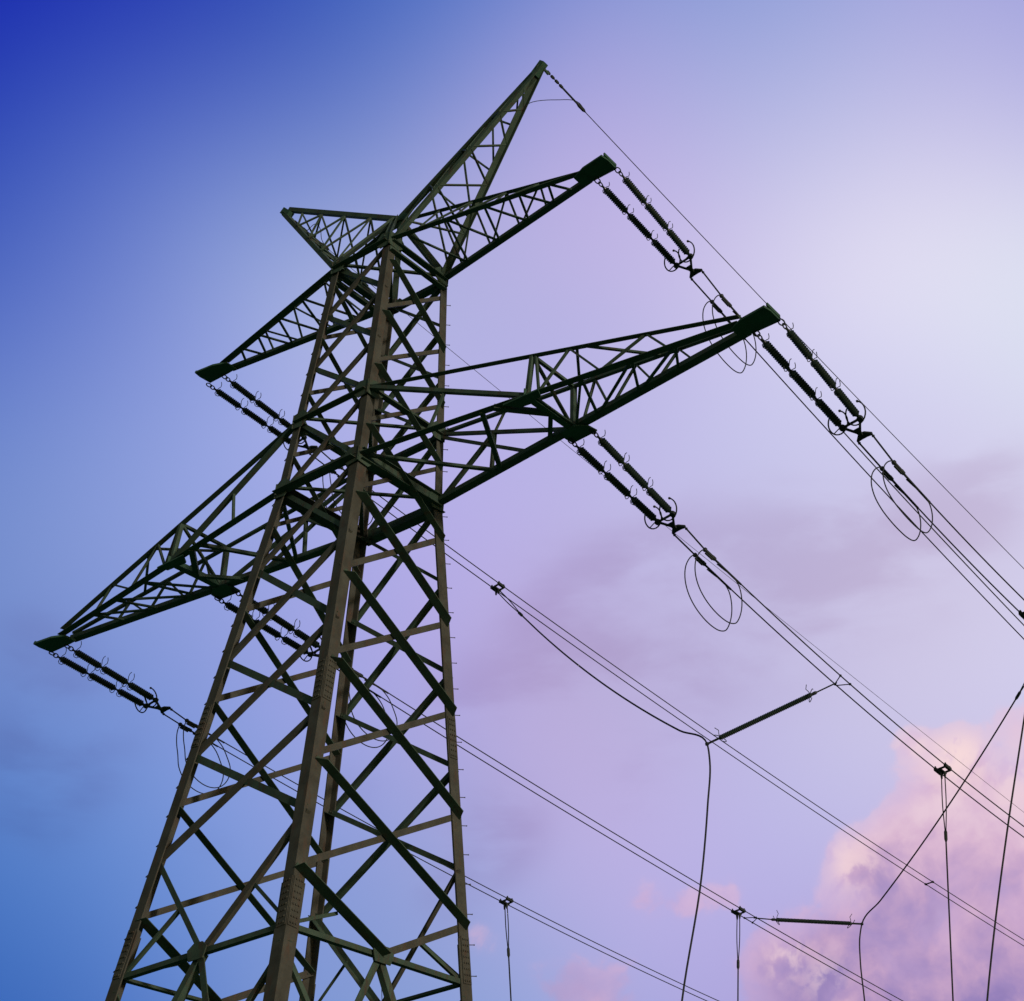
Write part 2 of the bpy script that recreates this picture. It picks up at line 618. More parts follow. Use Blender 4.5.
for A, B, nrm, lv, kind in FACES:
    nv = V(nrm)
    for i in range(len(lv) - 1):
        z0, z1 = lv[i], lv[i + 1]
        low = z0 < ZB
        k = 0.92 if low else 0.66
        e = 0.10
        pa, pb = cor(A, z0), cor(B, z1)
        qa, qb = cor(A, z1), cor(B, z0)
        dA = (pb - pa).normalized()
        dB = (qb - qa).normalized()
        if kind == 'front' and nrm[0]:
            brace(pa + dA * 0.12, pb + dA * 0.10, nv, 0.12 * k, 'out', 0.012, wb=0.33 * k, trim=0.20 * k)
            brace(qa + dB * 0.05, qb - dB * 0.02, nv, 0.19 * k, 'in', -0.05, wb=0.10, mat=M_LIT_STEEL)
        elif kind == 'front':
            brace(pa + dA * 0.05, pb - dA * 0.05, nv, 0.22 * k, 'in', -0.085, wb=0.22)
            brace(qa + dB * 0.02, qb + dB * 0.02, nv, 0.20 * k, 'in', -0.05, wb=0.10, mat=M_LIT_STEEL)
        elif nrm[0]:
            brace(pa + dA * 0.05, pb - dA * 0.05, nv, 0.20 * k, 'in', -0.04, wb=0.26 * k)
            brace(qa + dB * 0.05, qb - dB * 0.05, nv, 0.18 * k, 'out', 0.012, wb=0.10, mat=M_LIT_STEEL)
        else:
            brace(pa + dA * 0.05, pb - dA * 0.05, nv, 0.16 * k, 'in', -0.04, wb=0.20 * k)
            brace(qa + dB * 0.05, qb - dB * 0.05, nv, 0.16 * k, 'out', 0.012, wb=0.16)
    # portal below the lattice: horizontal, gusset, converging diagonals
    zl = lv[-1]
    h0, h1 = cor(A, ZH), cor(B, ZH)
    m = midp(h0, h1)
    ins = -0.03
    brace(h0, h1, nv, 0.13, 'in', ins, name='horizontal_strut', wb=0.16)
    inward = kind == 'rear'
    brace(cor(A, zl), m, nv, 0.15, 'in' if inward or not nrm[0] else 'out', 0.012 if not inward and nrm[0] else -0.085, wb=0.36 if nrm[0] else 0.2)
    brace(cor(B, zl), m, nv, 0.19, 'in', -0.055, wb=0.12, mat=M_LIT_STEEL)
    bm = nb()
    u = (h1 - h0).normalized()
    plate(bm, [m + u * x + UPV * y + nv * 0.045 for x, y in ((-0.34, 0.06), (-0.14, 0.20), (0.16, 0.20), (0.34, 0.06), (0.26, -0.22), (-0.24, -0.22))], nv, 0.03)
    link('gusset_plate', bm, M_STEEL, tower)
    k0, k1 = cor(A, ZK), cor(B, ZK)
    brace(m, k0, nv, 0.19, 'in', -0.055, wb=0.20)
    brace(m, k1, nv, 0.18, 'in', -0.055, wb=0.18)
    brace(k0, k1, nv, 0.2, 'in', -0.03, name='horizontal_strut')
    mk = midp(k0, k1)
    brace(mk, cor(A, ZG + 0.9), nv, 0.24, 'in', -0.055)
    brace(mk, cor(B, ZG + 0.9), nv, 0.24, 'in', -0.055)
    # light secondary members of the portal
    brace(h1, cor(B, zl).lerp(m, 0.52), nv, 0.09, 'in', -0.10, name='secondary_brace')
    brace(h0, cor(A, zl).lerp(m, 0.52), nv, 0.09, 'in', -0.10, name='secondary_brace')
    brace(cor(A, ZH - 2.6), m.lerp(k0, 0.34), nv, 0.10, 'in', -0.10, name='secondary_brace')
    brace(cor(B, ZH - 2.6), m.lerp(k1, 0.34), nv, 0.10, 'in', -0.10, name='secondary_brace')
    brace(h0 - UPV * 0.35, m.lerp(k0, 0.36), nv, 0.12, 'in', -0.075, name='secondary_brace')
    brace(h1 - UPV * 0.35, m.lerp(k1, 0.36), nv, 0.12, 'in', -0.075, name='secondary_brace')
# plan bracing of the portal level
ms = [midp(cor(a, ZH), cor(b, ZH)) for a, b in (('near', 'right'), ('right', 'back'), ('back', 'left'), ('left', 'near'))]
for i in range(3):
    brace(ms[i] - UPV * 0.05, ms[(i + 1) % 4] - UPV * 0.05, (0, 0, 1), 0.13, 'in', -0.12, name='plan_brace')

# horizontal belts at the arm levels and the top pyramid
for z, w, dep in ((0.0, 0.22, 0.24), (ZB, 0.30, 0.34), (ZT, 0.20, 0.2)):
    for a, b, nrm in (('near', 'right', (1, 0, 0)), ('left', 'back', (-1, 0, 0)), ('left', 'near', (0, -1, 0)), ('back', 'right', (0, 1, 0))):
        nv = V(nrm)
        p, q = cor(a, z), cor(b, z)
        d = (q - p).normalized()
        bm = nb()
        if z == ZB and nrm[0]:
            slab(bm, p, q, UPV, -dep / 2, dep / 2, nv, 0.05, 0.075)
            slab(bm, p, q, UPV, -dep / 2 - 0.02, -dep / 2, nv, -0.16, 0.2)
            slab(bm, p, q, UPV, dep / 2, dep / 2 + 0.02, nv, -0.16, 0.2)
        else:
            slab(bm, p, q, UPV, -dep / 2 + 0.02, dep / 2, nv, 0.040, 0.060)
            slab(bm, p, q, UPV, -dep / 2, -dep / 2 + 0.02, nv, -0.02, w)
        link('horizontal_beam', bm, M_LIT_STEEL if (z == ZB and nrm[0] < 0) else M_STEEL, tower)
# second beam just over the top square
for a, b, nrm in (('near', 'right', (1, 0, 0)), ('left', 'back', (-1, 0, 0))):
    nv = V(nrm)
    p, q = cor(a, -0.40), cor(b, -0.40)
    bm = nb()
    slab(bm, p, q, UPV, -0.09, 0.09, nv, 0.045, 0.065)
    slab(bm, p, q, UPV, -0.11, -0.09, nv, -0.02, 0.18)
    link('horizontal_beam', bm, M_STEEL, tower)
for c in SGN:
    p, q = cor(c, 0.08), P(0, 0, ZP - 0.05)
    bm = nb()
    angle(bm, p, q, V((-SGN[c][0], SGN[c][1], 0)), (0, 0, 1), 0.20, 0.20, 0.022)
    link('apex_strut', bm, M_STEEL, tower)
bm = nb()
plate(bm, [P(x, 0, ZP + z) for x, z in ((-0.35, 0.12), (0.35, 0.12), (0.5, -0.1), (0.2, -0.4), (-0.2, -0.4), (-0.5, -0.1))], (0, 1, 0), 0.05)
link('gusset_plate', bm, M_PLATE, tower)
# plan diagonals inside the body
for z in (0.0, ZB, ZT):
    for a, b, o in (('near', 'back', 0.06), ('left', 'right', 0.16)):
        bm = nb()
        bar(bm, cor(a, z, 0.05) + UPV * o, cor(b, z, 0.05) + UPV * o, 0.11, 0.07)
        link('plan_brace', bm, M_STEEL, tower)
# joint plates on the legs at the arm levels
for z in (0.0, ZB, ZT):
    for c, (sx, sy) in SGN.items():
        bm = nb()
        p = cor(c, z)
        for dd, nn in ((V((-sx, 0, 0)), V((0, sy, 0))), (V((0, -sy, 0)), V((sx, 0, 0)))):
            plate(bm, [p + dd * x + UPV * y + nn * 0.085 for x, y in ((-0.12, 0.22), (0.3, 0.3), (0.5, 0.1), (0.5, -0.12), (0.3, -0.32), (-0.12, -0.28))], nn, 0.025)
        link('gusset_plate', bm, M_STEEL, tower)


# crossarms ----------------------------------------------------------
def chord(bm, p, q, out, w, wb=None, t=0.022):
    """bottom flange lying level, pointing 'out'; web standing up at its inner edge"""
    p, q = V(p), V(q)
    d = (q - p).normalized()
    a = ortho(d, V(out))
    b = d.cross(a)
    if b.z < 0:
        b = -b
    p2, q2 = p - a * w / 2, q - a * w / 2
    slab(bm, p2, q2, a, 0, w, b, -t, 0)
    slab(bm, p2, q2, a, 0, t, b, 0.0005, wb or w * 0.5)


def lace(parent, p, q, w, h=None):
    bm = nb()
    bar(bm, p, q, w, h or w * 0.8)
    link('lattice_bar', bm, M_STEEL, parent)


def zigzag(parent, a0, a1, b0, b1, ta, tb, w, posts=True):
    """web between chord a and chord b with node fractions ta, tb"""
    A = [V(a0).lerp(V(a1), t) for t in ta]
    B = [V(b0).lerp(V(b1), t) for t in tb]
    n = max(len(A), len(B))
    seq = []
    for i in range(n):
        if i < len(A):
            seq.append(A[i])
        if i < len(B):
            seq.append(B[i])
    for p, q in zip(seq, seq[1:]):
        lace(parent, p, q, w)
    if posts:
        for i in range(min(len(A), len(B))):
            pass


def end_plate(parent, x0, x1, y0, y1, z, s, h=0.26):
    bm = nb()
    pts = [(x0 - 0.30, -0.02), (x1 - 0.85, y0 + 0.08), (x1 - 0.05, y0), (x1, y0 + 0.25), (x1 - 0.02, y1), (x0 + 0.15, y1), (x0 - 0.30, y1 - 0.02)]
    plate(bm, [P(s * x, y, z - 0.08) for x, y in pts], (0, 0, 1), h)
    bar(bm, P(s * x1, y0 + 0.06, z - 0.0), P(s * (x1 - 0.02), y1 - 0.04, z - 0.0), 0.05, 0.10)
    link('end_plate', bm, M_PLATE, parent)


ARM_W = {}
for s in (1, -1):
    # upper arm: three chords
    x1 = 8.05
    n0, r0, t0 = P(s * 1.2, -1.2, 0), P(s * 1.2, 1.2, 0), P(0, 0, ZP - 0.12)
    n1, r1, t1 = P(s * x1, 0.02, 0.02), P(s * x1, 0.42, 0.02), P(s * x1, 0.20, 0.22)
    bm = nb()
    chord(bm, n0, n1, (0, -1, 0), 0.18)
    chord(bm, r0, r1, (0, 1, 0), 0.21)
    chord(bm, t0, t1, (0, -1, 0), 0.15)
    arm = link('crossarm', bm, M_STEEL, tower)
    tag(arm, 'short upper crossarm on the %s side' % ('right' if s > 0 else 'left'))
    zigzag(arm, n0, n1, r0, r1, (0.08, 0.30, 0.50, 0.68, 0.83), (0.18, 0.40, 0.60, 0.77, 0.90), 0.068)
    zigzag(arm, t0, t1, n0, n1, (0.24, 0.42, 0.60, 0.77), (0.14, 0.34, 0.54, 0.72, 0.86), 0.058)
    zigzag(arm, t0, t1, r0, r1, (0.24, 0.42, 0.60, 0.77), (0.14, 0.34, 0.54, 0.72, 0.86), 0.058)
    end_plate(arm, 8.08, 9.12, -0.27, 0.42, 0, s, 0.07)
    # earth-wire horn
    T = P(s * 6.05, 0, 6.02)
    bm = nb()
    for y in (-1, 1):
        p = P(s * 1.2, y * 1.2, 0.02)
        q = T + V((0, y * 0.07, 0))
        angle(bm, p, q, V((0, -y, 0)), V((s, 0, -1)), 0.22, 0.16, 0.022)
    c0 = P(s * 0.05, 0, ZP)
    angle(bm, c0, T + V((-s * 0.08, 0, 0.05)), V((0, 1, 0)), V((0, 0, 1)), 0.17, 0.16, 0.022)
    horn = link('earth_wire_horn', bm, M_STEEL, tower)
    tag(horn, '%s horn-shaped peak carrying the earth wire' % ('right' if s > 0 else 'left'))
    a0, a1 = P(s * 1.2, -1.2, 0.02), T + V((0, -0.07, 0))
    b0, b1 = P(s * 1.2, 1.2, 0.02), T + V((0, 0.07, 0))
    zigzag(horn, a0, a1, b0, b1, (0.10, 0.30, 0.52, 0.72, 0.88), (0.21, 0.44, 0.63, 0.80), 0.065)
    zigzag(horn, a0, a1, c0, T, (0.05, 0.28, 0.5, 0.72), (0.22, 0.45, 0.66, 0.84), 0.06)
    zigzag(horn, b0, b1, c0, T, (0.05, 0.28, 0.5, 0.72), (0.22, 0.45, 0.66, 0.84), 0.06)
    bm = nb()
    bar(bm, T - V((s * 0.28, 0, 0.28)), T + V((s * 0.10, 0, 0.10)), 0.26, 0.22, ref=(0, 1, 0))
    tube(bm, [T + V((s * .02, 0.05, -0.05)), T + V((s * .05, 0.3, -0.16))], 0.05, 8)
    link('end_plate', bm, M_PLATE, horn)

    # lower arm: four chords, portal frame half way
    h, ht = hw(ZB), hw(ZT)
    x1 = 13.85
    bn0, br0 = P(s * h, -h, ZB), P(s * h, h, ZB)
    tn0, tr0 = P(s * ht, -ht, ZT), P(s * ht, ht, ZT)
    bn1, br1 = P(s * x1, 0.0, ZB + 0.02), P(s * x1, 0.46, ZB + 0.02)
    tn1, tr1 = P(s * x1, 0.02, ZB + 0.26), P(s * x1, 0.44, ZB + 0.26)
    bm = nb()
    chord(bm, bn0 - V((s * 0.8, 0, 0)), bn0, (0, -1, 0), 0.24)
    chord(bm, bn0, bn1, (0, -1, 0), 0.22)
    chord(bm, br0, br1, (0, 1, 0), 0.26)
    chord(bm, tn0, tn1, (0, -1, 0), 0.17)
    chord(bm, tr0, tr1, (0, 1, 0), 0.12)
    arm = link('crossarm', bm, M_STEEL, tower)
    tag(arm, 'long lower crossarm on the %s side' % ('right' if s > 0 else 'left'))
    fm = (7.30 - h) / (x1 - h)
    fmt = (7.30 - ht) / (x1 - ht)
    mbn, mbr = bn0.lerp(bn1, fm), br0.lerp(br1, fm)
    mtn, mtr = tn0.lerp(tn1, fmt), tr0.lerp(tr1, fmt)
    # portal frame
    lace(arm, mbn, mtn, 0.13)
    lace(arm, mbr, mtr, 0.16)
    lace(arm, mtn, mtr, 0.11)
    lace(arm, mtn, mbr, 0.09)
    bm = nb()
    p, q = mbn + V((0, -0.15, -0.03)), mbr
    slab(bm, p, q, V((s, 0, 0)), -0.10, 0.10, UPV, -0.06, -0.035)
    slab(bm, p, q, V((s, 0, 0)), -0.012, 0.012, UPV, -0.0345, 0.20)
    link('cross_beam', bm, M_PLATE, arm)
    bm = nb()
    plate(bm, [mbn + V((s * x, y, -0.07)) for x, y in ((-0.75, -0.16), (0.5, -0.13), (0.35, 0.16), (-0.45, 0.2))], (0, 0, 1), 0.05)
    link('gusset_plate', bm, M_PLATE, arm)
    bm = nb()
    plate(bm, [mbr + V((s * x, y, -0.07)) for x, y in ((-0.30, -0.16), (0.18, -0.20), (0.50, 0.02), (0.56, 0.38), (-0.38, 0.44), (-0.42, 0.12))], (0, 0, 1), 0.05)
    link('hanger_plate', bm, M_PLATE, arm)
    # inner half
    lace(arm, tn0, mbn, 0.15)
    lace(arm, tr0, mbr, 0.12)
    fx = lambda x: (x - h) / (x1 - h)
    bm_mid = mbn.lerp(mbr, 0.5) - UPV * 0.02
    lace(arm, bn0.lerp(bn1, fx(5.8)), br0.lerp(br1, fx(4.3)), 0.13)
    lace(arm, bn0.lerp(bn1, fx(6.2)), bm_mid, 0.17)
    lace(arm, bm_mid, br0.lerp(br1, fx(6.35)), 0.13)
    lace(arm, tr0 - UPV * 0.1, br0.lerp(br1, fx(5.6)), 0.11)
    kn = tr0.lerp(mbr, 0.43)
    lace(arm, kn, br0, 0.13)
    lace(arm, kn, br0.lerp(br1, fx(3.9)), 0.11)
    lace(arm, kn, tr0.lerp(tr1, fmt * 0.5), 0.07)
    lace(arm, bn0, br0.lerp(br1, fx(4.2)), 0.11)
    lace(arm, tn0.lerp(mbn, 0.5), bn0.lerp(bn1, fx(4.0)), 0.08)
    # outer half
    zigzag(arm, bn0, bn1, br0, br1, (fm + .01, fm + .14, fm + .27, fm + .38), (fm + .01, fm + .08, fm + .21, fm + .33), 0.075)
    zigzag(arm, tn0, tn1, bn0, bn1, (fmt + .01, fmt + .10, fmt + .30), (fm + .03, fm + .19, fm + .36), 0.075)
    zigzag(arm, br0, br1, tr0, tr1, (fm + .03, fm + .12, fm + .26, fm + .38), (fmt + .07, fmt + .20, fmt + .33), 0.075)
    lace(arm, tn0.lerp(tn1, fmt + .12), tr0.lerp(tr1, fmt + .02), 0.08)
    lace(arm, tn0.lerp(tn1, fmt + .14), tr0.lerp(tr1, fmt + .28), 0.08)
    end_plate(arm, 13.92, 14.90, -0.27, 0.45, ZB, s, 0.07)

# ------------------------------------------------------------------ line geometry
TH = math.radians(8)
DIR = V((math.sin(TH), math.cos(TH), 0))
PER = V((math.cos(TH), -math.sin(TH), 0))
XU, XL, XM = 8.7505, 14.490, 7.3885
LINES = {  # attachment point, slope, curvature
    'upper right': (P(XU, 0.36, -0.125), -0.4426, 0.0025, 24.0, 'R'),
    'upper left': (P(-XU, 0.36, -0.125), -0.2590, 0.0011, 48.0, 'L'),
    'lower right outer': (P(XL, 0.412, -8.874), -0.4922, 0.0097, 14.0, 'R'),
    'lower left outer': (P(-XL, 0.412, -8.874), -0.2490, 0.0020, 32.0, 'L'),
    'lower right inner': (P(XM, 1.289, -8.857), -0.4187, 0.0054, 22.0, 'R'),
    'lower left inner': (P(-XM, 1.289, -8.857), -0.2340, 0.0011, 35.0, 'L'),
}


def wire(k, t):
    A, b, c, tm, _ = LINES[k]
    if t <= tm:
        z = b * t + c * t * t
    else:
        z = b * tm + c * tm * tm + (b + 2 * c * tm) * (t - tm)
    return A + DIR * t + UPV * z


def unit_mesh(length, r):
    bm = nb()
    prof = [(0, 0.045), (0.04, 0.05), (0.05, 0.07)]
    n = 13
    for i in range(n):
        f = 0.07 + 0.86 * i / n
        d = 0.86 / n
        prof += [(f, 0.086), (f + d * 0.3, r), (f + d * 0.66, r * 0.97), (f + d * 0.76, 0.086)]
    prof += [(0.95, 0.07), (0.96, 0.05), (1, 0.045)]
    lathe(bm, (0, 0, 0), (0, length, 0), prof, 14)
    bmesh.ops.recalc_face_normals(bm, faces=bm.faces)
    me = bpy.data.meshes.new('insulator_unit')
    bm.to_mesh(me)
    bm.free()
    me.materials.append(M_GLASS)
    return me


UNIT_L = 1.03
UNIT = unit_mesh(UNIT_L, 0.118)
HORN_HI, HORN_LO = None, None


def horn_mesh(upper):
    """short arcing horn, local y along the string, z up"""
    bm = nb()
    if upper:
        tube(bm, [(0.0, 0, 0), (0.02, 0.02, 0.10), (0.03, 0.07, 0.22), (0.0, 0.06, 0.36), (-0.02, 0.02, 0.46)], 0.012, 5)
    else:
        tube(bm, [(0.0, 0, 0), (-0.03, 0.0, -0.12), (-0.02, 0.05, -0.19), (0.02, 0.13, -0.20), (0.03, 0.17, -0.14)], 0.013, 5)
    bmesh.ops.recalc_face_normals(bm, faces=bm.faces)
    me = bpy.data.meshes.new('arcing_horn')
    bm.to_mesh(me)
    bm.free()
    me.materials.append(M_FIT)
    return me


HU, HL = horn_mesh(True), horn_mesh(False)
LSTR = 3.62      # string length to the yoke


def inst(name, me, parent, mw):
    o = bpy.data.objects.new(name, me)
    COL.objects.link(o)
    o.parent = parent
    o.matrix_local = mw
    return o


def frame_matrix(p, y, zref):
    y = y.normalized()
    z = ortho(y, zref)
    x = y.cross(z)
    return Matrix(((x.x, y.x, z.x, p.x), (x.y, y.y, z.y, p.y), (x.z, y.z, z.z, p.z), (0, 0, 0, 1)))


SUB = 0.21
SET_LABEL = {
    'upper right': 'twin insulator string hanging from the tip of the short upper right crossarm',
    'upper left': 'twin insulator string on the short upper left crossarm, passing behind the lower left arm',
    'lower right outer': 'twin insulator string hanging from the outer tip of the long lower right crossarm',
    'lower left outer': 'twin insulator string hanging from the outer tip of the long lower left crossarm',
    'lower right inner': 'twin insulator string hanging from the middle of the long lower right crossarm',
    'lower left inner': 'twin insulator string under the middle of the lower left crossarm, behind the tower body',
}
COND_LABEL = {
    'upper right': 'upper right arm tip',
    'upper left': 'upper left arm tip',
    'lower right outer': 'lower right arm tip',
    'lower left outer': 'lower left arm tip',
    'lower right inner': 'lower right arm middle',
    'lower left inner': 'lower left arm middle',
}
LOOP = [(-0.03, -0.02), (-0.13, -0.12), (-0.30, -0.38), (-0.41, -0.72), (-0.40, -1.10), (-0.27, -1.50), (-0.02, -1.83), (0.30, -2.02), (0.66, -2.05),
        (1.02, -1.92), (1.33, -1.65), (1.52, -1.28), (1.60, -0.88), (1.55, -0.50), (1.40, -0.20), (1.15, -0.045), (0.85, -0.04), (0.55, -0.04)]


def crsmooth(pts, n=4):
    """smooth curve through points of uneven spacing"""
    pts = [V(p) for p in pts]
    pts = [p for i, p in enumerate(pts) if i == 0 or (p - pts[i - 1]).length > 1e-4]
    L = [max((b - a).length, 1e-4) for a, b in zip(pts, pts[1:])]
    tan = []
    for i in range(len(pts)):
        if i == 0:
            tan.append((pts[1] - pts[0]) / L[0])
        elif i == len(pts) - 1:
            tan.append((pts[-1] - pts[-2]) / L[-1])
        else:
            a, b = (pts[i] - pts[i - 1]) / L[i - 1], (pts[i + 1] - pts[i]) / L[i]
            tan.append((a * L[i] + b * L[i - 1]) / (L[i] + L[i - 1]))
    o = []
    for i in range(len(pts) - 1):
        p, q, u, v = pts[i], pts[i + 1], tan[i] * L[i], tan[i + 1] * L[i]
        for k in range(n):
            t = k / n
            o.append(p * (2 * t ** 3 - 3 * t * t + 1) + u * (t ** 3 - 2 * t * t + t) + q * (3 * t * t - 2 * t ** 3) + v * (t ** 3 - t * t))
    o.append(pts[-1])
    return o


for key, (A, b, c, tm, side) in LINES.items():
    root = empty('tension_insulator_set', SET_LABEL[key], 'insulator string', 'tension insulator sets on the crossarms')
    root.location = A
    loc = lambda p: p - A
    Y = wire(key, 4.0)
    e1 = (Y - A).normalized()
    e2 = PER
    e3 = e2.cross(e1).normalized()
    if e3.z < 0:
        e3 = -e3
    ends = []
    for sg in (-1, 1):
        a = V((sg * 0.40, 0, -0.05))
        q = e1 * LSTR + e2 * sg * 0.31
        u = (q - a).normalized()
        ln = (q - a).length
        # shackle links
        bm = nb()
        for cc, rr, pl in ((0.06, 0.085, 'z'), (0.20, 0.075, 'x')):
            ctr = a + u * cc
            va, vb = (u, e2) if pl == 'z' else (u, e3)
            tube(bm, [ctr + (va * math.cos(x) * 1.15 + vb * math.sin(x)) * rr for x in [2 * math.pi * i / 12 for i in range(12)]], 0.02, 5, True)
        tube(bm, [a + u * 0.25, a + u * 0.37], 0.035, 6)
        link('shackle_link', bm, M_FIT, root, True)
        pos = 0.35
        gaps = (ln - pos - 0.08 - 3 * UNIT_L) / 2
        ys = [pos + i * (UNIT_L + gaps) for i in range(3)]
        for i in range(2):
            bm = nb()
            tube(bm, [a + u * (ys[i] + UNIT_L - 0.02), a + u * (ys[i + 1] + 0.02)], 0.035, 6)
            link('coupling_link', bm, M_FIT, root, True)
        bm = nb()
        tube(bm, [a + u * (ys[2] + UNIT_L - 0.02), q], 0.04, 6)
        link('coupling_link', bm, M_FIT, root, True)
        for i, y in enumerate(ys):
            un = inst('insulator_unit', UNIT, root, frame_matrix(a + u * y, u, e3))
            for hy in (0.02, UNIT_L - 0.02):
                if i == 2 and hy > 0.5:
                    continue
                sc = 1 if hy < 0.5 else -1
                for me in (HU, HL):
                    inst('arcing_horn', me, un, Matrix.Translation((0, hy, 0)) @ Matrix.Diagonal((1, sc, 1, 1)))
        # racket-shaped grading ring round the line end
        bm = nb()
        ctr = a + u * (ys[2] + UNIT_L - 0.12)
        vb = (e3 - e1).normalized()
        R = 0.33
        arc = [math.radians(x) for x in range(-225, 66, 15)]
        pts = [ctr + e2 * math.cos(x) * R + vb * math.sin(x) * R for x in arc]
        tube(bm, pts, 0.022, 6)
        ball(bm, pts[-1], 0.045)
        tube(bm, [pts[6], ctr + u * 0.14], 0.016, 5)
        link('grading_ring', bm, M_FIT, root, True)
        ends.append(q)
    # yoke: open triangle and cross plate
    apex = e1 * (LSTR + 0.40)
    bm = nb()
    bar(bm, ends[0], ends[1], 0.06, 0.05, ref=e3)
    for q in ends:
        bar(bm, q, apex, 0.06, 0.05, ref=e3)
        lathe(bm, q - e3 * 0.05, q + e3 * 0.05, [(0, 0.09), (1, 0.09)], 10)
    plate(bm, [apex + e1 * x + e2 * y for x, y in ((-0.18, -0.10), (-0.18, 0.10), (0.06, 0.05), (0.06, -0.05))], e3, 0.06)
    link('yoke_plate', bm, M_FIT, root)
    bm = nb()
    plate(bm, [apex + e1 * x + e2 * y + e3 * 0.07 for x, y in ((0.0, -0.09), (0.03, 0.09), (0.16, 0.27), (0.22, 0.25), (0.20, 0.10), (0.20, -0.10), (0.22, -0.25), (0.16, -0.27))], e3, 0.07)
    link('cross_plate', bm, M_FIT, root)
    for sg in (-1, 1):
        bm = nb()
        s0 = apex + e1 * 0.18 + e2 * sg * 0.25 + e3 * 0.05
        s1 = loc(wire(key, 4.80)) + PER * sg * SUB
        tube(bm, [s0, s1], 0.026, 6)
        ball(bm, s0 + (s1 - s0).normalized() * 0.08, 0.05)
        dd = (loc(wire(key, 5.3)) - loc(wire(key, 4.80))).normalized()
        lathe(bm, s1 - dd * 0.05, s1 + dd * 0.5, [(0, 0.02), (0.05, 0.065), (0.16, 0.075), (0.22, 0.05), (0.7, 0.055), (0.75, 0.065), (0.95, 0.06), (1, 0.025)], 8)
        bar(bm, s1 + dd * 0.03 - UPV * 0.10, s1 + dd * 0.36 - UPV * 0.09, 0.05, 0.05)
        link('dead_end_clamp', bm, M_FIT, root)
    # the two conductors of the bundle
    for sg in (-1, 1):
        bm = nb()
        L = tm + 16
        n = 60
        pts = [wire(key, 5.2 + (L - 5.2) * (i / n) ** 1.3) + PER * sg * SUB for i in range(n + 1)]
        tube(bm, pts, 0.021, 6)
        w = link('conductor', bm, M_CABLE, None, True)
        tag(w, '%s of the two black wires running from the %s' % (('lower', 'upper')[sg > 0], COND_LABEL[key]), 'power line', 'conductor wires running down to the right')
        bm = nb()
        rj = random.Random(key)
        lx, lz = 0.92 + 0.16 * rj.random(), (0.78 if key == 'lower right outer' else 0.94) + 0.08 * rj.random()
        lp = [wire(key, 4.83 + x * lx - 0.16 * (key == 'lower right outer') * min(1, -z / 2) + (0.5 * min(1, -z) if side == 'L' else 0)) + PER * sg * SUB + UPV * (z * lz * (1.0 - 0.05 * (sg > 0))) + PER * 0.05 * math.sin(i) for i, (x, z) in enumerate(LOOP)]
        tube(bm, crsmooth(lp, 4), 0.019, 5)
        link('jumper_loop', bm, M_CABLE, w, True)
        bm = nb()
        tube(bm, [wire(key, 5.25 + 0.1 * i) + PER * sg * SUB - UPV * 0.01 for i in range(12)], 0.034, 6)
        link('armour_rod', bm, M_CABLE, w, True)

# spacers
def spacer(key, t, label):
    bm = nb()
    p, q = wire(key, t) - PER * SUB, wire(key, t) + PER * SUB
    bar(bm, p, q, 0.045, 0.05)
    for x in (p, q):
        lathe(bm, x - DIR * 0.07, x + DIR * 0.07, [(0, 0.04), (0.2, 0.055), (0.8, 0.055), (1, 0.04)], 8)
    tag(link('line_spacer', bm, M_FIT), label, 'spacer', 'bar spacers between twin conductors')


spacer('upper left', 39.5, 'small bar spacer between twin wires in front of the pink cloud')

# earth wires -----------------------------------------------------------
for s, slope, cur, L, lab, r in ((1, -0.3463, 0.0010, 46, 'thin black earth wire running down from the tall right horn peak', 0.015),
                                 (-1, -0.2539, 0.0004, 62, 'thin faint earth wire running down from the left horn peak, behind the tower', 0.010)):
    A = P(s * 6.08, 0.1, 5.98)
    f = lambda t: A + DIR * t + UPV * (slope * t + cur * t * t)
    bm = nb()
    tube(bm, [f(0.3 + (L - 0.3) * i / 50) for i in range(51)], r, 6)
    w = link('earth_wire', bm, M_CABLE, None, True)
    tag(w, lab, 'earth wire', 'earth wires from the horn peaks')
    bm = nb()
    t = 0.1
    while t < 0.75:
        p = f(t)
        lathe(bm, p, f(t + 0.17), [(0, 0.02), (0.2, 0.055), (0.8, 0.05), (1, 0.02)], 7)
        t += 0.19
    tube(bm, [f(0.7), f(1.5)], 0.034, 6)
    lathe(bm, f(1.45), f(1.85), [(0, 0.03), (0.3, 0.065), (0.8, 0.06), (1, 0.02)], 7)
    link('wire_grip', bm, M_FIT, w)
    # short bonding loop back to the horn
    bm = nb()
    B0 = P(s * 1.2, 1.2, 0.02).lerp(P(s * 6.05, 0.07, 6.02), 0.80)
    e = f(1.9)
    mid = B0.lerp(e, 0.5)
    tube(bm, crsmooth([B0, B0 + DIR * 0.25 + UPV * 0.50, mid + UPV * 0.55, f(1.55) + UPV * 0.12, e], 6), 0.013, 5)
    link('bonding_loop', bm, M_CABLE, w, True)


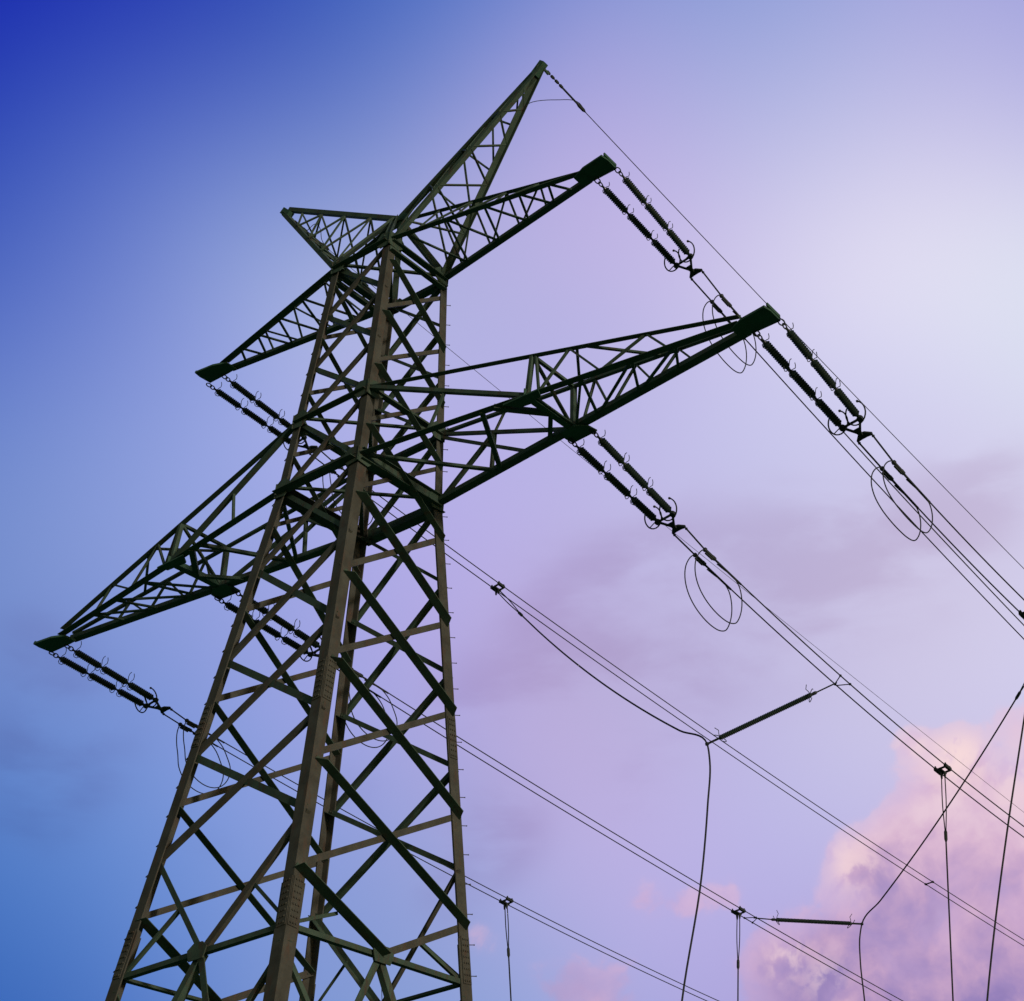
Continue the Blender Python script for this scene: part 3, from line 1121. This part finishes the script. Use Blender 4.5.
# droppers ----------------------------------------------------------------
def hang_clamp(key, t, label):
    c = wire(key, t)
    root = empty('tee_clamp', label, 'cable clamp', 'clamps joining droppers to the twin conductors')
    root.location = c
    d = (wire(key, t + 0.2) - c).normalized()
    for sg in (-1, 1):
        bm = nb()
        p = PER * sg * SUB
        slab(bm, p - d * 0.16, p + d * 0.16, PER, -0.05, 0.05, UPV, -0.065, 0.035)
        for x in (-0.12, 0.12):
            lathe(bm, p + d * x - UPV * 0.05, p + d * x + UPV * 0.09, [(0, 0.03), (1, 0.03)], 6)
        link('saddle', bm, M_FIT, root)
    bm = nb()
    for x in (-0.14, 0.12):
        bar(bm, d * x - PER * SUB - UPV * 0.06, d * x + PER * SUB - UPV * 0.06, 0.06, 0.05)
    bar(bm, -d * 0.16 - UPV * 0.10, d * 0.15 - UPV * 0.10, 0.10, 0.05)
    link('cross_bar', bm, M_FIT, root)
    bm = nb()
    for sg in (-1, 1):
        lathe(bm, d * 0.0 + PER * sg * 0.07 - UPV * 0.12, PER * sg * 0.07 - UPV * 0.34, [(0, 0.045), (0.3, 0.05), (1, 0.03)], 8)
    link('terminal_lug', bm, M_FIT, root)
    return c - UPV * 0.15


def dropper(top, joint, path, label, r=0.030):
    """a pair of leads from the clamp merging into one cable"""
    bm = nb()
    pts = crsmooth([joint] + path, 8)
    tube(bm, pts, r, 6)
    o = link('dropper_cable', bm, M_CABLE, None, True)
    tag(o, label, 'cable', 'dropper cables hanging from the conductors')
    for sg in (-1, 1):
        bm = nb()
        a = top + PER * sg * 0.07
        m = top.lerp(joint, 0.5) + PER * sg * 0.075
        tube(bm, crsmooth([a, m, joint - (joint - m).normalized() * 0.02], 6), 0.021, 6)
        link('lead', bm, M_CABLE, o, True)
    bm = nb()
    d = (V(pts[1]) - joint).normalized()
    lathe(bm, joint - d * 0.28, joint + d * 0.14, [(0, 0.03), (0.2, 0.058), (0.8, 0.058), (1, 0.03)], 8)
    link('joint_sleeve', bm, M_FIT, o)
    return o


def tie_insulator(key, t, E, label):
    A = wire(key, t)
    root = empty('tie_insulator', label, 'insulator', 'rod insulators holding droppers')
    root.location = A
    E = E - A
    u = E.normalized()
    L = E.length
    d = (wire(key, t + 0.2) - A).normalized()
    bm = nb()
    k = PER * SUB * (1 if u.dot(PER) > 0 else -1)
    tube(bm, [-k - d * 0.20, k + d * 0.02], 0.018, 5)
    tube(bm, [-k + d * 0.28, k + d * 0.10], 0.018, 5)
    for p in (-k - d * 0.20, -k + d * 0.28, k + d * 0.04):
        ball(bm, p, 0.05)
    tube(bm, [k * 0.5, u * 0.86], 0.026, 6)
    lathe(bm, u * 0.78, u * 0.98, [(0, 0.03), (0.3, 0.06), (1, 0.05)], 8)
    tube(bm, [u * (L - 0.42), u * L], 0.04, 6)
    ball(bm, u * L, 0.075)
    link('end_fitting', bm, M_FIT, root)
    bm = nb()
    n = 52
    prof = [(0, 0.05)]
    for i in range(n):
        f = 0.01 + 0.98 * i / n
        q = 0.98 / n
        prof += [(f, 0.074), (f + q * .3, 0.090), (f + q * .6, 0.088), (f + q * .7, 0.074)]
    prof += [(1, 0.05)]
    lathe(bm, u * 0.98, u * (L - 0.42), prof, 10)
    link('insulator_rod', bm, M_GLASS, root)
    z = ortho(u, UPV)
    x = u.cross(z)
    for f in (1.0, L - 0.44):
        bm = nb()
        c = u * f
        s = 1 if f < L / 2 else -1
        tube(bm, [c, c + z * 0.14 + u * s * 0.02, c + z * 0.26 + u * s * 0.06, c + z * 0.40 - u * s * 0.02], 0.013, 5)
        tube(bm, [c + (x * math.cos(a) * 0.17 - z * (0.02 + 0.17 * math.sin(a))) + u * s * (0.14 * math.sin(a)) for a in [math.pi * 2 * i / 16 for i in range(13)]], 0.014, 5)
        link('arcing_horn', bm, M_FIT, root)


def Q(x, y, z):
    return P(x, y, z)


def sag(a, b, s, n=7, f0=0.0):
    return [a.lerp(b, f0 + (1 - f0) * i / (n - 1)) - UPV * s * 4 * (f0 + (1 - f0) * i / (n - 1)) * (1 - (f0 + (1 - f0) * i / (n - 1))) for i in range(n)]


# phase hanging from the upper left arm: dropper pulled aside by a tie insulator
E1 = Q(5.09, 10.4, -14.53)
tie_insulator('lower right inner', 11.05, E1, 'sloping dark rod insulator holding the bent end of the long sagging dropper')
top = hang_clamp('upper left', 12.8, 'dark tee clamp just right of the tower, where the long sagging dropper begins')
pp = sag(top, E1, 0.62, 9, 0.14)
dropper(top, pp[0], pp[1:] + [E1 + V((0.10, 0.0, -0.6)), Q(5.12, 10.38, -16.6), Q(4.98, 10.25, -18.9), Q(4.51, 9.95, -22.56), Q(4.2, 9.7, -29.5)],
        'long black dropper sagging from near the tower to the sloping rod insulator')
# lower left inner phase and its tie insulator, holding the dropper of the upper right arm
E2 = Q(-0.25, 28.03, -14.39)
tie_insulator('lower left inner', 24.57, E2, 'level dark rod insulator at the lower right, tied beside the small clamp on the wires')
cU = hang_clamp('upper right', 21.7, 'dark tee clamp on the wires of the upper right arm, at the right edge')
pp = sag(cU, E2, 0.40, 9, 0.13)
dropper(cU, pp[0], pp[1:] + [E2 + V((-0.13, 0, -0.5)), E2 + V((-0.17, 0, -1.4)), Q(-0.31, 28.01, -17.5), Q(-0.22, 28.0, -20.0), Q(-0.15, 28.0, -30)],
        'black dropper slanting from the right edge to the level rod insulator')
def straight(c, foot, fj, low):
    """joint and lower path on the line from the clamp to a foot point, then on towards the ground"""
    e = foot + (foot - c).normalized() * low
    return c.lerp(foot, fj), [c.lerp(foot, 0.5 + fj / 2), foot, e]


c = hang_clamp('lower right inner', 16.21, 'dark tee clamp above the pink cloud, on the wires of the lower right arm middle')
j, path = straight(c, Q(9.38, 17.2, -21.94), 0.30, 9)
dropper(c, j, path, 'straight black dropper hanging down across the pink cloud')
c = hang_clamp('lower left inner', 23.8, 'small dark tee clamp beside the level rod insulator, low on the right')
j, path = straight(c, Q(-4.12, 24.81, -17.43), 0.60, 12)
dropper(c, j, path, 'straight thin black dropper hanging beside the level rod insulator')
c = hang_clamp('lower left outer', 19.5, 'small dark tee clamp right of the tower foot, on the lowest wires')
j, path = straight(c, Q(-11.46, 20.02, -16.98), 0.52, 12)
dropper(c, j, path, 'thin black dropper hanging just right of the tower foot, farthest left of the droppers')
c = hang_clamp('lower right outer', 11.15, 'dark tee clamp at the right edge, on the wires of the lower right arm tip')
dropper(c, Q(15.82, 11.15, -15.95), [Q(15.46, 10.95, -17.6), Q(14.95, 10.7, -19.9), Q(14.08, 10.24, -24.48), Q(13.3, 9.8, -31)],
        'black dropper hanging at the far right edge, leaning left towards its foot')

# ------------------------------------------------------------------ render settings
S.render.engine = 'CYCLES'
S.cycles.max_bounces = 6
